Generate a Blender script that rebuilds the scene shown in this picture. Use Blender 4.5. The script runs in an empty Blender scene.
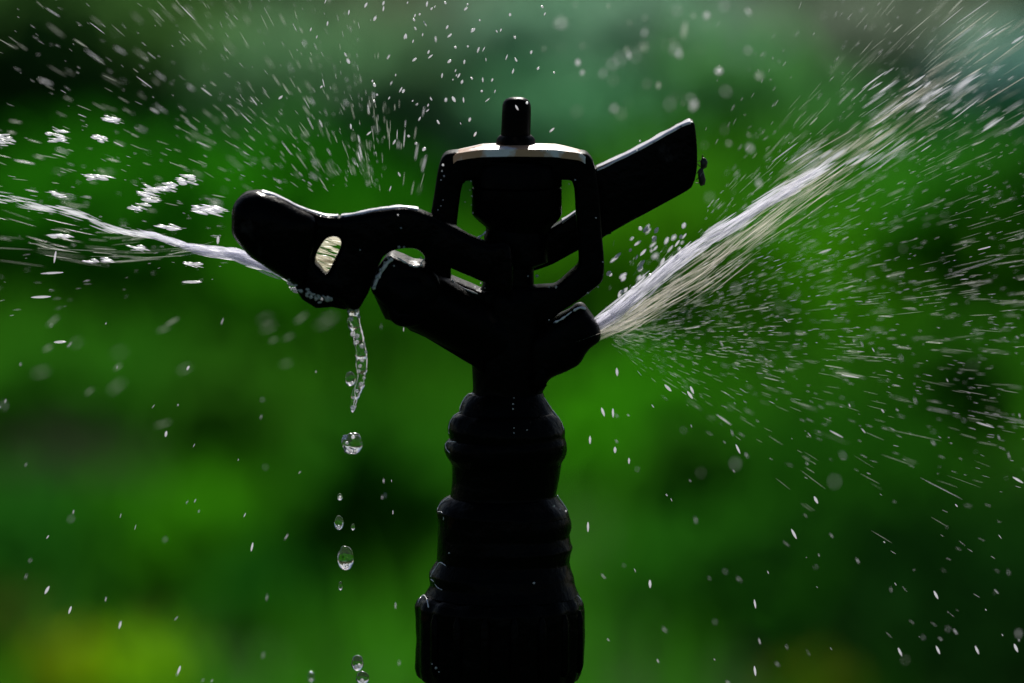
import bpy, bmesh, math, random
import numpy as np
from mathutils import Vector, Matrix, noise, geometry

random.seed(7)
rng = np.random.default_rng(7)
C = bpy.context.scene.collection
R = math.radians

# ------------------------------------------------------------------ camera
PITCH = R(6.0)
DIST = 0.77
LENS = 180.0
Z0 = 0.45
S = DIST * 36.0 / LENS / 1024.0            # metres per pixel at the focal plane
fwd = Vector((0, math.cos(PITCH), -math.sin(PITCH)))
up = Vector((0, math.sin(PITCH), math.cos(PITCH)))
CAM = Vector((0, 0, Z0)) - fwd * DIST
cd = bpy.data.cameras.new('camera')
cd.lens = LENS; cd.sensor_width = 36.0
cd.clip_start = 0.02; cd.clip_end = 500
cd.dof.use_dof = True
cd.dof.focus_distance = DIST - 0.002
cd.dof.aperture_fstop = 13
cam = bpy.data.objects.new('camera', cd)
cam.location = CAM
cam.rotation_euler = (R(90) - PITCH, 0, 0)
C.objects.link(cam)
bpy.context.scene.camera = cam

# ------------------------------------------------------------------ world, sun, exposure
SUN_EL, SUN_AZ = R(34), R(4)               # sun behind the sprinkler, a touch to the right
w = bpy.data.worlds.new('World')
bpy.context.scene.world = w
w.use_nodes = True
nt = w.node_tree
bg = nt.nodes['Background']
sky = nt.nodes.new('ShaderNodeTexSky')
sky.sky_type = 'NISHITA'
sky.sun_disc = False
sky.sun_elevation = SUN_EL
sky.sun_rotation = SUN_AZ
nt.links.new(sky.outputs[0], bg.inputs[0])
bg.inputs[1].default_value = 0.05
sd = bpy.data.lights.new('sun', 'SUN')
sd.energy = 5.0; sd.angle = R(0.5); sd.color = (1.0, 0.95, 0.88)
sun = bpy.data.objects.new('sun', sd)
sdir = Vector((math.sin(SUN_AZ) * math.cos(SUN_EL), math.cos(SUN_AZ) * math.cos(SUN_EL), math.sin(SUN_EL)))
sun.rotation_euler = (-sdir).to_track_quat('-Z', 'Y').to_euler()
sun.location = (0, 5, 5)
C.objects.link(sun)
vs = bpy.context.scene.view_settings
vs.view_transform = 'Standard'; vs.look = 'None'; vs.gamma = 1; vs.exposure = 0.1
bpy.context.scene.cycles.max_bounces = 10
bpy.context.scene.cycles.transparent_max_bounces = 32
bpy.context.scene.cycles.sample_clamp_indirect = 6

# ------------------------------------------------------------------ helpers
def at(px, py, Y=0.0):
    """point of the real plane y = Y seen at pixel (px, py) of the photograph"""
    d = fwd * DIST + Vector((1, 0, 0)) * ((px - 512) * S) + up * ((341.5 - py) * S)
    t = (Y - CAM.y) / d.y
    return CAM + d * t

def mesh_obj(name, verts, faces, mats=None, parent=None, smooth=True):
    me = bpy.data.meshes.new(name)
    me.from_pydata([tuple(v) for v in verts], [], faces)
    if smooth: me.polygons.foreach_set('use_smooth', [True] * len(me.polygons))
    if mats: me.materials.append(mats)
    o = bpy.data.objects.new(name, me); C.objects.link(o)
    if parent: o.parent = parent; o.matrix_parent_inverse = Matrix.Translation(-parent.location)
    return o

def tag(o, label=None, cat=None, group=None, kind=None):
    if label: o['label'] = label
    if cat: o['category'] = cat
    if group: o['group'] = group
    if kind: o['kind'] = kind
    return o

def empty(name, loc):
    o = bpy.data.objects.new(name, None); C.objects.link(o); o.location = loc
    o.empty_display_size = 0.02
    return o

def crom(pts, n=4, closed=True):
    out = []; N = len(pts)
    rngi = range(N) if closed else range(N - 1)
    for i in rngi:
        if closed: p = [pts[(i + k) % N] for k in (-1, 0, 1, 2)]
        else: p = [pts[max(0, min(N - 1, i + k))] for k in (-1, 0, 1, 2)]
        for j in range(n):
            t = j / n
            out.append(tuple(0.5 * ((2 * p[1][c]) + (-p[0][c] + p[2][c]) * t + (2 * p[0][c] - 5 * p[1][c] + 4 * p[2][c] - p[3][c]) * t * t
                                    + (-p[0][c] + 3 * p[1][c] - 3 * p[2][c] + p[3][c]) * t ** 3) for c in range(len(p[0]))))
    if not closed: out.append(tuple(pts[-1]))
    return out

def inside(pt, poly):
    c = False; n = len(poly); x, y = pt
    for i in range(n):
        x1, y1 = poly[i]; x2, y2 = poly[(i + 1) % n]
        if (y1 > y) != (y2 > y) and x < (x2 - x1) * (y - y1) / (y2 - y1) + x1: c = not c
    return c

def slab(name, outline, y0, y1, m, parent, holes=(), bevel=0.0008, smooth=3, lump=0.0):
    """cast piece: outline at its front plane y0, real depth to y1, rounded rims"""
    rings = []
    for h, ring in enumerate([outline] + list(holes)):
        pts = crom(ring, smooth) if smooth > 1 else ring
        P = [(at(x, y, y0).x, at(x, y, y0).z) for x, y in pts]
        area = sum(P[i][0] * P[(i + 1) % len(P)][1] - P[(i + 1) % len(P)][0] * P[i][1] for i in range(len(P)))
        if (area < 0) == (h == 0): P.reverse()          # outline one way round, holes the other
        N = []
        n = len(P)
        for i in range(n):                              # inward normal at each corner
            a_ = P[i - 1]; b_ = P[(i + 1) % n]
            t_ = Vector((b_[0] - a_[0], b_[1] - a_[1])); t_.normalize(); N.append((-t_.y, t_.x))
        rings.append((P, N))
    def layer(ins): return [[(p_[0] + q_[0] * ins, p_[1] + q_[1] * ins) for p_, q_ in zip(P, N)] for P, N in rings]
    prof_ = []
    for k in range(5):
        th = k / 4 * math.pi / 2; prof_.append((bevel * (1 - math.sin(th)), y0 + bevel * (1 - math.cos(th))))
    back = [(i_, y0 + y1 - y_) for i_, y_ in prof_[::-1]]
    levels = [(layer(i_), y_) for i_, y_ in prof_ + back]
    V = []; F = []
    for lay, y_ in levels:
        for rg in lay: V += [Vector((x, y_, z)) for x, z in rg]
    tot = sum(len(P) for P, N in rings)
    off = 0
    for P, N in rings:
        n = len(P)
        for l in range(len(levels) - 1):
            for k in range(n):
                k2 = (k + 1) % n; a_ = l * tot + off
                F.append((a_ + k, a_ + k2, a_ + tot + k2, a_ + tot + k))
        off += n
    lay = levels[0][0]
    flat = [Vector(q_) for rg in lay for q_ in rg]; ed = []; off = 0
    for rg in lay:
        n = len(rg); ed += [(off + k, off + (k + 1) % n) for k in range(n)]; off += n
    res = geometry.delaunay_2d_cdt(flat, ed, [], 0, 1e-7)
    cv, cf, ov = res[0], res[2], res[3]
    last = (len(levels) - 1) * tot
    extra = {}
    for f_ in cf:
        cx = sum(cv[i].x for i in f_) / 3; cy = sum(cv[i].y for i in f_) / 3
        if not inside((cx, cy), lay[0]) or any(inside((cx, cy), h_) for h_ in lay[1:]): continue
        fr = []; bk = []
        for i in f_:
            if ov[i]: fr.append(ov[i][0]); bk.append(last + ov[i][0])
            else:
                if i not in extra:
                    extra[i] = len(V); V.append(Vector((cv[i].x, y0, cv[i].y))); V.append(Vector((cv[i].x, y1, cv[i].y)))
                fr.append(extra[i]); bk.append(extra[i] + 1)
        F.append(tuple(fr)); F.append(tuple(bk[::-1]))
    if lump: V = [v + noise.noise_vector(v * 420) * lump for v in V]
    o = mesh_obj(name, V, F, m, parent)
    bm = bmesh.new(); bm.from_mesh(o.data); bmesh.ops.recalc_face_normals(bm, faces=bm.faces); bm.to_mesh(o.data); bm.free()
    md = o.modifiers.new('n', 'EDGE_SPLIT'); md.split_angle = R(35)
    return o

def turned(name, prof, m, parent, yc=0.0, seg=56, flutes=0, famp=0.0, lump=0.0, depth=1.0, caps=True):
    """turned piece: list of (py, x_left, x_right); both outlines come out as given"""
    V = []; F = []
    for (py, xl, xr) in prof:
        a = at(xl, py, yc); b = at(xr, py, yc)
        cx = (a.x + b.x) / 2; r = (b.x - a.x) / 2; z = a.z
        for k in range(seg):
            th = 2 * math.pi * k / seg
            rr = r * (1 - famp * (0.5 - 0.5 * math.cos(flutes * th))) if flutes else r
            p = Vector((cx + rr * math.cos(th), yc + depth * rr * math.sin(th), z))
            if lump: p += noise.noise_vector(p * 420) * lump
            V.append(p)
    n = len(prof)
    for i in range(n - 1):
        for k in range(seg):
            k2 = (k + 1) % seg
            F.append((i * seg + k, (i + 1) * seg + k, (i + 1) * seg + k2, i * seg + k2))
    if caps:
        F.append(tuple(range(seg - 1, -1, -1))[::-1]); F.append(tuple((n - 1) * seg + k for k in range(seg))[::-1])
    o = mesh_obj(name, V, F, m, parent)
    md = o.modifiers.new('n', 'EDGE_SPLIT'); md.split_angle = R(50)
    return o

def barrel(name, pts, m, parent, seg=40, lump=0.0, capped=True):
    """round piece swept along world points: list of (Vector, radius)"""
    V = []; F = []
    for i, (p, r) in enumerate(pts):
        a = pts[max(i - 1, 0)][0]; b = pts[min(i + 1, len(pts) - 1)][0]
        t = (b - a)
        if t.length < 1e-9: t = pts[-1][0] - pts[0][0]
        t.normalize()
        u = t.cross(Vector((0, 1, 0))); u.normalize(); v = t.cross(u)
        for k in range(seg):
            th = 2 * math.pi * k / seg
            q = p + (u * math.cos(th) + v * math.sin(th)) * r
            if lump: q += noise.noise_vector(q * 420) * lump
            V.append(q)
    for i in range(len(pts) - 1):
        for k in range(seg):
            k2 = (k + 1) % seg
            F.append((i * seg + k, i * seg + k2, (i + 1) * seg + k2, (i + 1) * seg + k))
    if capped:
        F.append(tuple(range(seg))[::-1]); F.append(tuple((len(pts) - 1) * seg + k for k in range(seg)))
    o = mesh_obj(name, V, F, m, parent)
    md = o.modifiers.new('n', 'EDGE_SPLIT'); md.split_angle = R(45)
    return o

# ------------------------------------------------------------------ materials
def mat(name):
    m = bpy.data.materials.new(name); m.use_nodes = True
    return m, m.node_tree, m.node_tree.nodes['Principled BSDF'], m.node_tree.nodes['Material Output']

def metal(name, base, wear, wear_amt, rough=0.42, bump=0.35, spec=0.3):
    m, t, p, out = mat(name)
    tc = t.nodes.new('ShaderNodeTexCoord')
    n1 = t.nodes.new('ShaderNodeTexNoise'); n1.inputs['Scale'].default_value = 190; n1.inputs['Detail'].default_value = 6
    n2 = t.nodes.new('ShaderNodeTexNoise'); n2.inputs['Scale'].default_value = 900; n2.inputs['Detail'].default_value = 4
    t.links.new(tc.outputs['Object'], n1.inputs[0]); t.links.new(tc.outputs['Object'], n2.inputs[0])
    cr = t.nodes.new('ShaderNodeValToRGB')
    cr.color_ramp.elements[0].position = 1 - wear_amt - 0.03; cr.color_ramp.elements[0].color = (*base, 1)
    cr.color_ramp.elements[1].position = 1 - wear_amt + 0.03; cr.color_ramp.elements[1].color = (*wear, 1)
    t.links.new(n1.outputs[0], cr.inputs[0]); t.links.new(cr.outputs[0], p.inputs['Base Color'])
    mr = t.nodes.new('ShaderNodeMapRange'); mr.inputs[3].default_value = rough - 0.25; mr.inputs[4].default_value = rough + 0.12
    t.links.new(n2.outputs[0], mr.inputs[0]); t.links.new(mr.outputs[0], p.inputs['Roughness'])
    b = t.nodes.new('ShaderNodeBump'); b.inputs['Strength'].default_value = bump; b.inputs['Distance'].default_value = 0.0004
    t.links.new(n2.outputs[0], b.inputs['Height']); t.links.new(b.outputs[0], p.inputs['Normal'])
    p.inputs['Specular IOR Level'].default_value = spec
    return m

M_BLACK = metal('wet_black_metal', (0.002, 0.002, 0.002), (0.02, 0.012, 0.008), 0.30, spec=0.035)
M_ARM = metal('wet_black_arm', (0.002, 0.002, 0.002), (0.02, 0.018, 0.018), 0.32, rough=0.28, spec=0.035)
M_WORN_GLINT = metal('worn_glint_metal', (0.85, 0.83, 0.86), (0.60, 0.34, 0.20), 0.52, rough=0.4, bump=0.2, spec=0.5)  # pale base holds the sun's wet glint; brown patches are wear
M_NUT = metal('black_plastic', (0.002, 0.002, 0.002), (0.02, 0.009, 0.005), 0.28, rough=0.32, spec=0.035)

def water_white(name, trans, col=(0.9, 0.9, 0.95), gloss=0.2):
    """aerated, broken-up water: scatters the sun through itself"""
    m = bpy.data.materials.new(name); m.use_nodes = True; t = m.node_tree
    for n in list(t.nodes): t.nodes.remove(n)
    out = t.nodes.new('ShaderNodeOutputMaterial')
    tl = t.nodes.new('ShaderNodeBsdfTranslucent'); tl.inputs[0].default_value = (*col, 1)
    df = t.nodes.new('ShaderNodeBsdfDiffuse'); df.inputs[0].default_value = (*col, 1)
    gl = t.nodes.new('ShaderNodeBsdfGlossy'); gl.inputs['Roughness'].default_value = 0.25
    tr = t.nodes.new('ShaderNodeBsdfTransparent')
    a = t.nodes.new('ShaderNodeMixShader'); a.inputs[0].default_value = 0.15
    t.links.new(tl.outputs[0], a.inputs[1]); t.links.new(df.outputs[0], a.inputs[2])
    b = t.nodes.new('ShaderNodeMixShader'); b.inputs[0].default_value = gloss
    t.links.new(a.outputs[0], b.inputs[1]); t.links.new(gl.outputs[0], b.inputs[2])
    c = t.nodes.new('ShaderNodeMixShader'); c.inputs[0].default_value = trans
    t.links.new(b.outputs[0], c.inputs[1]); t.links.new(tr.outputs[0], c.inputs[2])
    t.links.new(c.outputs[0], out.inputs[0])
    return m

M_W1 = water_white('bright_water', 0.25)
M_W2 = water_white('thin_water', 0.62)
M_W3 = water_white('faint_water', 0.85, (0.85, 0.9, 0.8))
M_SLOT = water_white('sheet_water', 0.62, (.86, .82, .68), .06)
M_BLOB = water_white('broken_water', 0.6, (.88, .88, .96), .12)
M_CLOT = water_white('clotted_water', 0.7, (.85, .86, .95), .06)
M_JET = water_white('jet_water', 0.68, (0.88, 0.88, 0.98), .08)
M_JET2 = water_white('warm_jet_water', 0.84, (0.86, 0.80, 0.72), .06)

m, t, p, out = mat('clear_water')
p.inputs['Base Color'].default_value = (1, 1, 1, 1); p.inputs['Roughness'].default_value = 0.09
p.inputs['IOR'].default_value = 1.33; p.inputs['Transmission Weight'].default_value = 1.0
M_GLASS = m

def leafmat(name, col, var=0.35, tl=0.55):
    m = bpy.data.materials.new(name); m.use_nodes = True; t = m.node_tree
    for n in list(t.nodes): t.nodes.remove(n)
    out = t.nodes.new('ShaderNodeOutputMaterial')
    g = t.nodes.new('ShaderNodeTexCoord'); n = t.nodes.new('ShaderNodeTexNoise'); n.inputs['Scale'].default_value = 5; n.inputs['Detail'].default_value = 5
    t.links.new(g.outputs['Object'], n.inputs[0])
    cr = t.nodes.new('ShaderNodeValToRGB')
    cr.color_ramp.elements[0].position = 0.35; cr.color_ramp.elements[0].color = (*[c * (1 - var) for c in col], 1)
    cr.color_ramp.elements[1].position = 0.65; cr.color_ramp.elements[1].color = (*[min(1, c * (1 + var)) for c in col], 1)
    t.links.new(n.outputs[0], cr.inputs[0])
    d = t.nodes.new('ShaderNodeBsdfDiffuse'); l = t.nodes.new('ShaderNodeBsdfTranslucent')
    t.links.new(cr.outputs[0], d.inputs[0]); t.links.new(cr.outputs[0], l.inputs[0])
    mx = t.nodes.new('ShaderNodeMixShader'); mx.inputs[0].default_value = tl
    t.links.new(d.outputs[0], mx.inputs[1]); t.links.new(l.outputs[0], mx.inputs[2]); t.links.new(mx.outputs[0], out.inputs[0])
    return m

# ------------------------------------------------------------------ the setting: lawn and planting behind (far out of focus)
def ground():
    V = []; F = []
    xs = [-400, -60, -12, -5, -2, 0, 2, 5, 12, 60, 400]; ys = [-400, -60, -8, -2, 0, 2, 4, 6, 9, 14, 60, 400]
    for y in ys:
        for x in xs: V.append((x, y, 0))
    nx = len(xs)
    for j in range(len(ys) - 1):
        for i in range(nx - 1):
            F.append((j * nx + i, j * nx + i + 1, (j + 1) * nx + i + 1, (j + 1) * nx + i))
    m, t, p, out = mat('lawn_soil')
    tc = t.nodes.new('ShaderNodeTexCoord'); n = t.nodes.new('ShaderNodeTexNoise'); n.inputs['Scale'].default_value = 3; n.inputs['Detail'].default_value = 8
    cr = t.nodes.new('ShaderNodeValToRGB')
    cr.color_ramp.elements[0].position = 0.38; cr.color_ramp.elements[0].color = (0.006, 0.018, 0.004, 1)
    cr.color_ramp.elements[1].position = 0.62; cr.color_ramp.elements[1].color = (0.02, 0.055, 0.008, 1)
    t.links.new(tc.outputs['Object'], n.inputs[0]); t.links.new(n.outputs[0], cr.inputs[0]); t.links.new(cr.outputs[0], p.inputs['Base Color'])
    p.inputs['Roughness'].default_value = 1; p.inputs['Specular IOR Level'].default_value = 0.05
    tag(mesh_obj('lawn', V, F, m, smooth=False), kind='structure')
ground()

def quads(name, cen, length, width, dirs, sides, m, parent=None):
    """many small pointed blades: each a bent diamond of two quads, numpy-built"""
    n = len(cen)
    tip = cen + dirs * length[:, None]
    mid = cen + dirs * (length * 0.5)[:, None]
    nrm = np.cross(dirs, sides)
    l = mid - sides * (width * 0.5)[:, None] + nrm * (width * 0.15)[:, None]; r = mid + sides * (width * 0.5)[:, None] + nrm * (width * 0.15)[:, None]
    V = np.stack([cen, l, tip, r], 1).reshape(-1, 3)
    me = bpy.data.meshes.new(name)
    me.vertices.add(4 * n); me.vertices.foreach_set('co', V.ravel())
    i = np.arange(n) * 4
    idx = np.stack([i, i + 1, i + 2, i, i + 2, i + 3], 1).ravel()
    me.loops.add(6 * n); me.loops.foreach_set('vertex_index', idx.astype(np.int32))
    me.polygons.add(2 * n)
    me.polygons.foreach_set('loop_start', (np.arange(2 * n) * 3).astype(np.int32))
    me.polygons.foreach_set('loop_total', np.full(2 * n, 3, np.int32))
    me.update(calc_edges=True); me.validate()
    me.materials.append(m)
    o = bpy.data.objects.new(name, me); C.objects.link(o)
    if parent: o.parent = parent; o.matrix_parent_inverse = Matrix.Translation(-parent.location)
    return o

def unit(a): return a / np.linalg.norm(a, axis=1, keepdims=True)

BEDS = []
def grass(name, n, x0, x1, y0, y1, h, m, label):
    cen = np.stack([rng.uniform(x0, x1, n), rng.uniform(y0, y1, n), np.zeros(n)], 1)
    keep = np.ones(n, bool)
    for (bx, by, ax, ay) in BEDS:          # no grass where a plant stands in bare soil
        keep &= ((cen[:, 0] - bx) / ax) ** 2 + ((cen[:, 1] - by) / ay) ** 2 > rng.uniform(.6, 1.2, n)
    cen = cen[keep]; n = len(cen)
    d = unit(np.stack([rng.normal(0, .35, n), rng.normal(0, .35, n), np.ones(n)], 1))
    s = unit(np.cross(d, unit(rng.normal(0, 1, (n, 3)))))
    o = quads(name, cen, rng.uniform(.5, 1.1, n) * h, rng.uniform(.006, .012, n), d, s, m)
    tag(o, label, kind='stuff')
def bush(px, py, Y, rx, rz, col, label, n=1100, leaf=0.06, flat=1.0, tl=0.55, name='leafy_plant', cat='plant'):
    """a plant rooted on the lawn whose crown is centred behind pixel (px, py) at real depth Y"""
    c = at(px, py, Y)
    if c.z < rz * .3:                      # stand it on the lawn
        ang_ = PITCH + math.atan((py - 341.5) * S / DIST)
        c = at(px, py, CAM.y + (CAM.z - rz * .3) / math.tan(ang_))
    base = Vector((c.x, c.y, 0))
    e = empty(name, base)
    if Y < 3.7:
        flat = 2.6; BEDS.append((c.x, c.y - .1, rx * 1.15, rx * flat * 1.1 + .12))
    u = unit(rng.normal(0, 1, (n, 3))) * (rng.uniform(0.1, 1, n) ** 0.5)[:, None]
    # uneven outline: a few lobes
    lob = np.ones(n)
    for _ in range(5):
        k = unit(rng.normal(0, 1, (1, 3)))[0]
        lob += 0.28 * np.clip(u @ k, 0, 1)
    u = u * (lob * 0.8)[:, None]
    cen = np.array(c) + u * np.array([rx, rx * flat, rz])
    cen = cen[cen[:, 2] > 0.01]; n = len(cen)
    d = unit(rng.normal(0, 1, (n, 3)) + np.array([0, 0, .3]))
    s = unit(np.cross(d, rng.normal(0, 1, (n, 3))))
    ln = rng.uniform(.6, 1.3, n) * min(leaf, max(.022, rz * .7))
    quads('foliage', cen, ln, ln * 0.6, d, s, leafmat(name + '_leaf', [min(.6, q * 1.5) for q in col], 0.35, tl), e)['kind'] = 'stuff'
    for k in range(4):
        a = Vector(base) + Vector((random.uniform(-.02, .02), random.uniform(-.02, .02), 0))
        b = Vector(c) + Vector((random.uniform(-.5, .5) * rx, random.uniform(-.5, .5) * rx, random.uniform(-.2, .5) * rz))
        mdl = (a + b) / 2 + Vector((random.uniform(-.03, .03), 0, 0))
        barrel('stem', [(a, .006), (mdl, .0045), (b, .002)], M_STEM, e, seg=6)
    tag(e, label, cat, 'plants blurred behind the sprinkler')
m, t, p, out = mat('stem'); p.inputs['Base Color'].default_value = (0.02, 0.03, 0.01, 1); p.inputs['Roughness'].default_value = 0.9
M_STEM = m

GRN = (0.014, 0.125, 0.003); MID = (0.012, 0.09, 0.004); DRK = (0.006, 0.04, 0.004); TEAL = (0.06, 0.15, 0.085); GRY = (0.085, 0.12, 0.075)
YEL = (0.13, 0.17, 0.005); OLV = (0.06, 0.075, 0.004); LIM = (0.03, 0.17, 0.003); BRN = (0.045, 0.04, 0.012)
B = [
 (40, 420, 3.4, .05, .05, (0.022, 0.12, 0.006), 'blurred dark tuft at the left edge, halfway down'),
 (230, 430, 3.3, .04, .05, (0.028, 0.13, 0.007), 'blurred darkish tuft left of the glassy thread'),
 (380, 560, 2.7, .03, .07, (0.014, 0.09, 0.004), 'blurred darkish tuft just right of the falling drops'),
 (700, 500, 3.0, .03, .05, (0.024, 0.13, 0.006), 'blurred darkish tuft below the fan, right of the sprinkler'),
 (960, 420, 3.5, .04, .06, (0.024, 0.13, 0.006), 'blurred darkish tuft under the outer end of the fan'),
 (60, 100, 6.2, .30, .10, (0.09, 0.22, 0.05), 'blurred green plant behind the thrown drops at the upper left'),
 (60, 110, 7.2, .42, .12, (0.07, 0.19, 0.045), 'wide blurred green plant at the far back, upper left'),
 (330, 90, 7.2, .42, .12, (0.08, 0.19, 0.07), 'wide blurred green plant at the far back, behind the upward drops'),
 (560, 100, 7.2, .42, .12, (0.08, 0.22, 0.09), 'wide blurred green plant at the far back, behind the top pin'),
 (760, 80, 7.2, .42, .12, (0.08, 0.19, 0.06), 'wide blurred green plant at the far back, above the blade tip'),
 (960, 110, 7.2, .42, .12, (0.08, 0.2, 0.08), 'wide blurred green plant at the far back, upper right'),
 (180, 200, 7.2, .42, .12, (0.03, 0.16, 0.01), 'wide blurred plant at the far back, behind the thrown blobs'),
 (860, 210, 7.2, .42, .12, (0.03, 0.15, 0.01), 'wide blurred plant at the far back, behind the long spray'),
 # px, py, Y, rx, rz, colour, label
 (160, 75, 5.2, .22, .06, (0.13, 0.25, 0.08), 'blurred pale green plant at the upper left, behind the thrown drops'),
 (0, 40, 5.0, .24, .12, (0.06, 0.15, 0.035), 'blurred dark plant filling the top left corner'),
 (330, 120, 5.0, .17, .08, (0.10, 0.22, 0.10), 'blurred blue-green plant between the left arm and the top pin'),
 (430, 45, 5.6, .18, .06, (0.10, 0.12, 0.08), 'blurred dusky grey-green plant at the top, left of the pin'),
 (580, 50, 5.3, .20, .07, (0.16, 0.30, 0.20), 'blurred grey-teal plant right behind the top pin'),
 (550, 130, 5.0, .16, .05, (0.09, 0.27, 0.13), 'blurred teal plant low behind the bridge'),
 (740, 130, 5.0, .16, .08, (0.06, 0.20, 0.05), 'blurred dark green plant right of the black blade'),
 (820, 40, 5.5, .22, .06, (0.15, 0.20, 0.14), 'blurred smoky grey plant at the top right, above the long spray'),
 (1010, 115, 5.3, .10, .07, (0.20, 0.42, 0.34), 'blurred pale blue-green plant cut by the right edge'),
 (950, 275, 4.3, .24, .09, (0.03, 0.16, 0.008), 'blurred green plant behind the outer end of the fan'),
 (720, 225, 4.6, .18, .07, (0.03, 0.15, 0.006), 'blurred green plant behind the right jet'),
 (900, 175, 4.8, .14, .05, (0.02, 0.10, 0.015), 'blurred dark plant under the far end of the spray'),
 (60, 220, 4.6, .22, .08, GRN, 'blurred green plant behind the left water jet'),
 (240, 240, 4.4, .20, .08, GRN, 'blurred green plant behind the spoon arm'),
 (420, 330, 4.0, .20, .07, (0.022, 0.14, 0.003), 'blurred bright green plant behind the left nozzle'),
 (130, 400, 3.6, .12, .04, (0.018, 0.10, 0.005), 'blurred dark plant at the middle left'),
 (620, 340, 4.0, .16, .08, (0.035, 0.16, 0.003), 'blurred lime green plant under the right nozzle'),
 (830, 330, 4.1, .22, .08, (0.035, 0.18, 0.003), 'blurred bright green plant behind the fan of spray'),
 (1010, 300, 4.1, .12, .10, MID, 'blurred mid green plant at the right edge'),
 (70, 500, 3.0, .06, .035, (0.035, 0.05, 0.025), 'blurred dull purplish-grey plant at the lower left'),
 (10, 560, 2.8, .09, .04, (0.01, 0.07, 0.005), 'blurred dark plant at the lower left edge'),
 (80, 700, 2.15, .022, .018, (0.16, 0.22, 0.004), 'blurred yellow plant low in the left corner'),
 (145, 695, 2.15, .03, .02, (0.11, 0.26, 0.003), 'blurred bright lime plant beside the yellow one'),
 (0, 655, 2.3, .018, .02, (0.05, 0.06, 0.01), 'blurred brown tuft at the lower left edge'),
 (170, 560, 2.8, .07, .04, (0.03, 0.17, 0.003), 'blurred green plant left of the falling drops'),
 (290, 600, 2.6, .06, .03, (0.01, 0.08, 0.005), 'blurred dark tuft left of the falling drops'),
 (720, 600, 2.6, .10, .035, (0.012, 0.08, 0.004), 'blurred dark plant at the lower right'),
 (880, 610, 2.6, .13, .04, (0.004, 0.025, 0.003), 'blurred nearly black plant in the lower right corner'),
 (1000, 560, 2.8, .09, .04, (0.006, 0.035, 0.003), 'blurred dark plant at the lower right edge'),
 (990, 665, 2.4, .10, .03, (0.004, 0.02, 0.003), 'blurred blackish tuft at the right end of the bottom edge'),
 (815, 715, 2.1, .012, .012, (0.08, 0.10, 0.004), 'blurred olive tuft at the bottom right'),
 (640, 450, 3.3, .10, .05, (0.03, 0.19, 0.003), 'blurred green plant right of the sprinkler sleeve'),
 (840, 480, 3.0, .10, .04, (0.012, 0.08, 0.004), 'blurred dark green plant under the fan of spray'),
]
for (px, py, Y, rx, rz, col, lab) in B:
    bush(px, py, Y, rx, rz, col, lab)

G = leafmat('grass_blades', (0.03, 0.16, 0.006), 0.7)
grass('grass', 90000, -2.6, 2.6, 1.2, 9.5, 0.09, G, 'out of focus green grass of the lawn behind the sprinkler')


# a hedge closing the garden behind
def hedge():
    e = empty('hedge', (0, 9.5, 0))
    n = 26000
    cen = np.stack([rng.uniform(-6, 6, n), 9.5 + rng.normal(0, .25, n), rng.uniform(0.0, 1.3, n)], 1)
    cen[:, 2] *= 1 + 0.12 * np.sin(cen[:, 0] * 2.3) + 0.06 * np.sin(cen[:, 0] * 7)
    d = unit(rng.normal(0, 1, (n, 3))); s = unit(np.cross(d, rng.normal(0, 1, (n, 3))))
    ln = rng.uniform(.08, .14, n)
    quads('foliage', cen, ln, ln * .6, d, s, leafmat('hedge_leaf', (0.07, 0.13, 0.05)), e)['kind'] = 'stuff'
    for x in np.arange(-5.5, 5.6, 1.0):
        barrel('trunk', [(Vector((x, 9.5, 0)), .03), (Vector((x + .05, 9.5, .6)), .02), (Vector((x, 9.5, 1.0)), .008)], M_STEM, e, seg=7)
    tag(e, 'blurred grey-green hedge along the very top of the picture', 'hedge')
hedge()

# ------------------------------------------------------------------ the sprinkler
SP = empty('impact_sprinkler', (at(505, 680).x, 0, 0))
tag(SP, 'black impact sprinkler head on its ringed riser, wet and backlit', 'sprinkler')

# riser pipe down to the lawn
zb = at(500, 676).z
barrel('riser_pipe', [(Vector((at(503, 676).x, 0, 0)), .0105), (Vector((at(503, 676).x, 0, zb)), .0105)], M_BLACK, SP, seg=32)

def prof(L, Rr, y0, y1, step=1.6):
    ly, lx = zip(*[(b, a) for a, b in L]); ry, rx = zip(*[(b, a) for a, b in Rr])
    n = max(3, int((y1 - y0) / step))
    ys = [y0 + (y1 - y0) * i / n for i in range(n + 1)]
    return [(y, float(np.interp(y, ly, lx)), float(np.interp(y, ry, rx))) for y in ys]
LP = [(473, 392), (468, 395), (464, 400), (461, 405), (459, 410), (458, 412), (452, 416), (449, 422), (448, 428), (449, 435), (450, 438), (446, 441), (444, 446), (444, 452), (446, 457), (450, 461), (452, 465),
      (452, 480), (450, 496), (445, 499), (440, 504), (436, 511), (437, 515), (438, 522), (437, 555), (437, 560), (433, 566), (429, 573), (429, 577), (430, 584), (427, 590), (425, 594), (418, 599), (415, 605), (416, 640), (415, 668), (417, 676), (421, 679), (430, 680)]
RP = [(543, 392), (545, 398), (550, 405), (553, 411), (558, 417), (562, 424), (565, 431), (565, 436), (567, 443), (567, 450), (565, 457), (562, 462), (560, 475), (558, 485), (556, 495), (559, 499), (564, 505), (568, 512), (571, 522), (571, 528), (569, 535), (571, 543), (573, 548), (570, 555), (569, 562), (571, 570), (575, 582), (578, 592), (581, 598), (584, 604), (585, 612), (585, 640), (584, 662), (581, 674), (578, 680)]
turned('bearing_sleeve', prof(LP, RP, 392, 412), M_NUT, SP, lump=.0002)
turned('thread_ring', prof(LP, RP, 412.01, 438), M_NUT, SP, lump=.00024)
turned('thread_ring', prof(LP, RP, 438.01, 465), M_NUT, SP, lump=.00024)
turned('sleeve', prof(LP, RP, 465.01, 496), M_NUT, SP, lump=.00008)
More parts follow.
